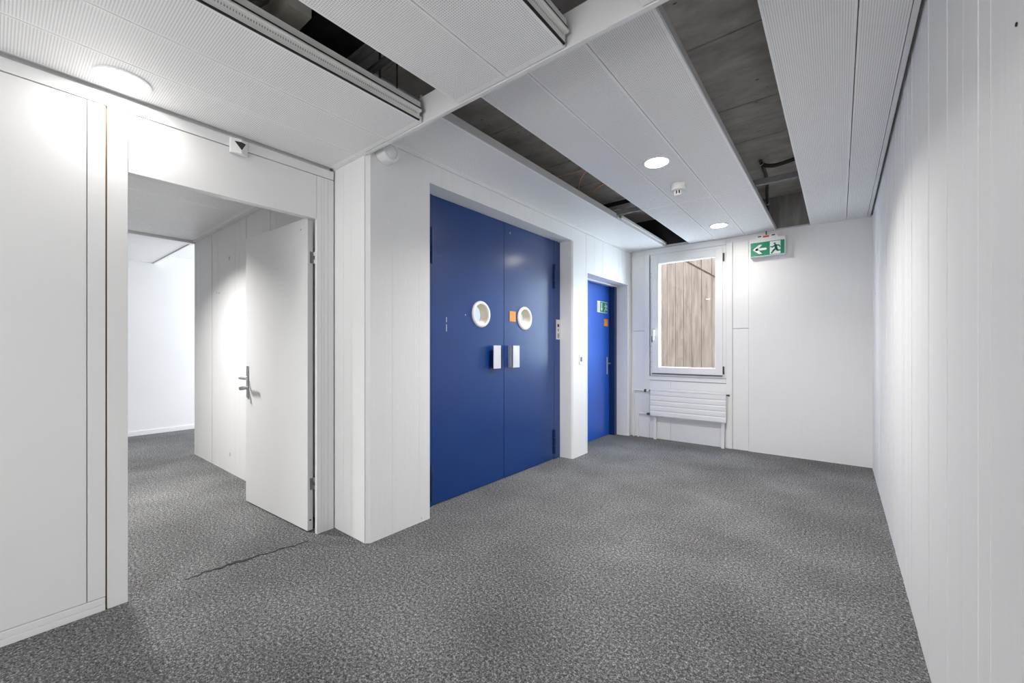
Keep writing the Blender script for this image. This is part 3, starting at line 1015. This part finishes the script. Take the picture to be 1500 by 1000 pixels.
# --- downlights
def downlight(name, x, y, z, r, label, power, spread=PI, lens='glow'):
    t = empty(name, (x, y, z), label, 'ceiling light', 'round downlights in the ceiling')
    MB().lathe([(r * 0.84, -0.002), (r * 0.86, -0.006), (r, -0.006), (r + 0.003, -0.002), (r + 0.003, 0.002), (r * 0.84, 0.002), (r * 0.84, -0.002)], (x, y, z), 'z', 56).build('trim_ring', 'whitep', t, smooth=True)
    MB().lathe([(0, -0.010), (r * 0.5, -0.0085), (r * 0.76, -0.0055), (r * 0.835, -0.001), (r * 0.835, 0.001), (0, 0.001)], (x, y, z), 'z', 56).build('diffuser', lens, t)
    area(name + '_light', (x, y, z - 0.014), (0, 0, 0), r * 1.5, power, WARM, shape='DISK', spread=spread)
    return t


downlight('downlight', -2.492, 0.360, ZN, 0.098, 'round downlight nearest the left partition, above the wall panels', 1.2, PI, 'glow_soft')
downlight('downlight', -1.016, 2.931, ZF, 0.092, 'round downlight next to the smoke detector', 32, 2.5)
downlight('downlight', -1.015, 4.857, ZF, 0.092, 'round downlight nearest the window wall', 4, 2.6)

# --- smoke detector
sd = empty('smoke_detector', (-1.015, 3.43, ZF), 'small white smoke detector hanging from the ceiling between two downlights', 'detector')
c = (-1.015, 3.43, ZF)
MB().lathe([(0, 0), (0.052, 0), (0.055, -0.004), (0.055, -0.030), (0.050, -0.036), (0.056, -0.040), (0.056, -0.052), (0.050, -0.056), (0, -0.056)], c, 'z', 36).build('detector_base', 'ivory', sd, smooth=True)
MB().lathe([(0, -0.056), (0.024, -0.056), (0.024, -0.084), (0, -0.084)], c, 'z', 24).build('sensor_chamber', 'dark', sd, smooth=True)
for k in range(8):
    a = 2 * PI * k / 8 + 0.2
    MB().box(c[0] + 0.028 * math.cos(a) - 0.004, c[0] + 0.028 * math.cos(a) + 0.004, c[1] + 0.028 * math.sin(a) - 0.004, c[1] + 0.028 * math.sin(a) + 0.004, c[2] - 0.086, c[2] - 0.055).build('cage_rib', 'whitep', sd)
MB().lathe([(0, -0.084), (0.030, -0.084), (0.033, -0.087), (0.030, -0.096), (0.018, -0.101), (0, -0.101)], c, 'z', 28).build('sensor_cap', 'whitep', sd, smooth=True)

# --- siren on the pillar
si = empty('alarm_sounder', (XW, 1.535, 2.42), 'round white alarm sounder at the top of the pillar', 'alarm')
c = (XW + 0.003, 1.545, 2.425)
MB().lathe([(0, 0), (0.064, 0), (0.066, 0.006), (0.060, 0.050), (0.062, 0.070), (0.057, 0.078), (0.046, 0.078), (0.042, 0.070), (0, 0.070)], c, 'x', 40).build('sounder_body', 'whitep', si, smooth=True)
MB().lathe([(0.040, 0.0715), (0.046, 0.0715), (0.046, 0.069), (0.040, 0.069), (0.040, 0.0715)], c, 'x', 40).build('shadow_ring', 'grey_edge', si)
MB().lathe([(0, 0.0), (0.039, 0.0), (0.039, 0.072), (0.030, 0.080), (0, 0.083)], c, 'x', 36).build('sounder_dome', 'whitep', si, smooth=True)

# --- call indicator above the open door
ci = empty('call_indicator', (-2.636, 0.855, 2.29), 'small white wedge-shaped signal lamp with dark triangle above the open doorway', 'signal lamp')
y0, y1, z0, z1, xa, xb = 0.812, 0.898, 2.280, 2.362, -2.636, -2.612
ym = 0.862
mb = MB().prism([(xa, y0), (xb - 0.008, y0), (xb + 0.010, ym), (xb - 0.008, y1), (xa, y1)], z0, z1, 'z')
mb.build('lamp_housing', 'whitep', ci, bevel=0.003)
mb = MB()
e = 0.0012
f = lambda y: (xb - 0.008 + 0.018 * (1 - abs(y - ym) / ((ym - y0) if y < ym else (y1 - ym)))) + e
ta, tb, tt, tz = 0.830, 0.886, 2.344, 2.300
for (ya, yb) in ((ta, ym), (tb, ym)):
    pts = [(f(ya), ya, tt), (f(yb), yb, tt), (f(yb), yb, tz)]
    i = len(mb.v)
    mb.v += pts + [(p[0] - 0.002, p[1], p[2]) for p in pts]
    mb.f += [(i, i + 1, i + 2), (i + 3, i + 5, i + 4), (i, i + 3, i + 4, i + 1), (i + 1, i + 4, i + 5, i + 2), (i + 2, i + 5, i + 3, i)]
mb.build('triangle_lens', 'violet', ci)

# --- light switch between the blue doors
sw = empty('light_switch', (XW + 0.003, 4.08, 1.06), 'small grey switch plate on the wall between the two blue doors', 'switch')
MB().box(XW, XW + 0.010, 4.045, 4.115, 1.025, 1.130).build('switch_plate', 'alu', sw, bevel=0.002)
MB().box(XW + 0.009, XW + 0.013, 4.062, 4.098, 1.050, 1.105).build('switch_rocker', 'dark', sw, bevel=0.001)

# --- services above the ceiling
cb = MB()
def spl(pts, n=8):
    P_ = [Vector(p) for p in pts]
    out = []
    for i in range(len(P_) - 1):
        p0, p1, p2, p3 = P_[max(i - 1, 0)], P_[i], P_[i + 1], P_[min(i + 2, len(P_) - 1)]
        for k in range(n):
            t = k / n
            out.append(0.5 * ((2 * p1) + (-p0 + p2) * t + (2 * p0 - 5 * p1 + 4 * p2 - p3) * t * t + (-p0 + 3 * p1 - 3 * p2 + p3) * t ** 3))
    out.append(P_[-1])
    return [tuple(p) for p in out]


o = MB().tube(spl([(-2.12, 3.10, 2.76), (-2.02, 3.20, 2.76), (-1.77, 3.215, 2.76), (-1.60, 3.20, 2.76)]), 0.004, 8).build('orange_cable', 'cable', base=(-1.8, 3.12, 2.70))
tag(o, 'thin orange cable lying straight across the narrow open ceiling strip', 'cable', 'orange cables in the ceiling void')
o = MB().tube(spl([(-1.40, 3.06, 2.70), (-1.522, 3.08, 2.70), (-1.619, 3.10, 2.70), (-1.704, 3.152, 2.70), (-1.794, 3.244, 2.70), (-1.892, 3.383, 2.70), (-1.965, 3.54, 2.70), (-1.987, 3.655, 2.70), (-1.946, 3.672, 2.70), (-1.838, 3.575, 2.70), (-1.726, 3.494, 2.70), (-1.612, 3.465, 2.70), (-1.45, 3.46, 2.70)]), 0.005, 8).build('orange_cable', 'cable', base=(-1.9, 3.5, 2.68))
tag(o, 'thin orange cable hanging in a loop in the narrow open ceiling strip', 'cable', 'orange cables in the ceiling void')
o = MB().tube([(-2.25, 4.49, 2.87), (-1.2, 4.45, 2.87)], 0.024, 12).build('dark_pipe', 'black', base=(-1.7, 4.47, 2.87))
tag(o, 'black pipe running crosswise below the slab in the narrow open strip', 'pipe')
cd = empty('black_conduit', (-0.55, 4.3, 2.9), 'black flexible conduit clipped under the slab in the wide open strip', 'conduit')
MB().tube(spl([(-0.555, 4.335, 2.875), (-0.52, 4.345, 2.850), (-0.44, 4.35, 2.835), (-0.31, 4.35, 2.85), (-0.15, 4.35, 2.88)]), 0.017, 10).build('conduit_run', 'black', cd, smooth=True)
MB().tube(spl([(-0.555, 4.30, 2.885), (-0.555, 4.70, 2.86), (-0.60, 5.10, 2.83), (-0.625, 5.36, 2.80), (-0.63, 5.43, 2.72), (-0.635, 5.45, 2.56)]), 0.014, 10).build('conduit_run', 'dark', cd, smooth=True)
MB().lathe([(0.0175, 0), (0.022, 0), (0.022, 0.02), (0.0175, 0.02), (0.0175, 0)], (-0.555, 4.32, 2.875), 'y', 14).build('pipe_clip', 'alu', cd)
MB().lathe([(0.0145, 0), (0.020, 0), (0.020, 0.02), (0.0145, 0.02), (0.0145, 0)], (-0.625, 5.33, 2.805), 'y', 14).build('pipe_clip', 'alu', cd)
# near open strip: duct, black duct, pipes and bracket
o = MB().box(-2.30, -1.817, 0.778, 0.873, 2.65, 2.86).build('air_duct', 'ductbeige', base=(-2.0, 0.825, 2.65), bevel=0.003)
tag(o, 'grey-beige duct box crossing the dark ceiling void near the left', 'duct')
o = MB().box(-2.45, -1.70, 0.905, 1.14, 2.70, 2.90).box(-2.45, -1.70, 1.02, 1.026, 2.695, 2.70).build('black_duct', 'soot', base=(-2.0, 1.0, 2.7))
tag(o, 'black insulated duct in the dark ceiling void', 'duct')
o = MB().tube([(-2.40, 1.168, 2.68), (-1.45, 1.164, 2.68)], 0.016, 12).build('grey_pipe', 'galv', base=(-1.9, 1.166, 2.68))
tag(o, 'straight grey pipe crossing the dark void next to the black duct', 'pipe', 'grey pipes in the near open strip')
o = MB().tube([(-2.40, 1.27, 2.69), (-1.45, 1.262, 2.69)], 0.018, 12).build('grey_pipe', 'galv', base=(-1.9, 1.266, 2.69))
tag(o, 'straight grey pipe crossing the dark void nearest the hanging bracket', 'pipe', 'grey pipes in the near open strip')
hb = empty('hanger_bracket', (-1.95, 1.385, 2.90), 'thin black hanger bracket below the slab beside the fascia', 'bracket')
MB().box(-2.02, -2.012, 1.345, 1.353, 2.60, 2.90).build('hanger_rod', 'dark', hb)
MB().box(-1.905, -1.899, 1.378, 1.384, 2.60, 2.90).build('hanger_rod', 'dark', hb)
MB().box(-2.02, -1.90, 1.355, 1.365, 2.79, 2.80).build('cross_bar', 'dark', hb)
vc = MB()
for k in range(3):
    vc.tube(spl([(-2.05 + 0.02 * k, 0.62 + 0.03 * k, 2.75), (-1.98, 0.70 + 0.02 * k, 2.68 + 0.02 * k), (-1.90 + 0.02 * k, 0.72, 2.70), (-1.80, 0.66 + 0.03 * k, 2.78)]), 0.010, 8)
o = vc.build('flexible_hoses', 'galv', base=(-1.95, 0.69, 2.7), smooth=True)
tag(o, 'bunch of grey flexible hoses beside the duct box', 'hose', kind='stuff')
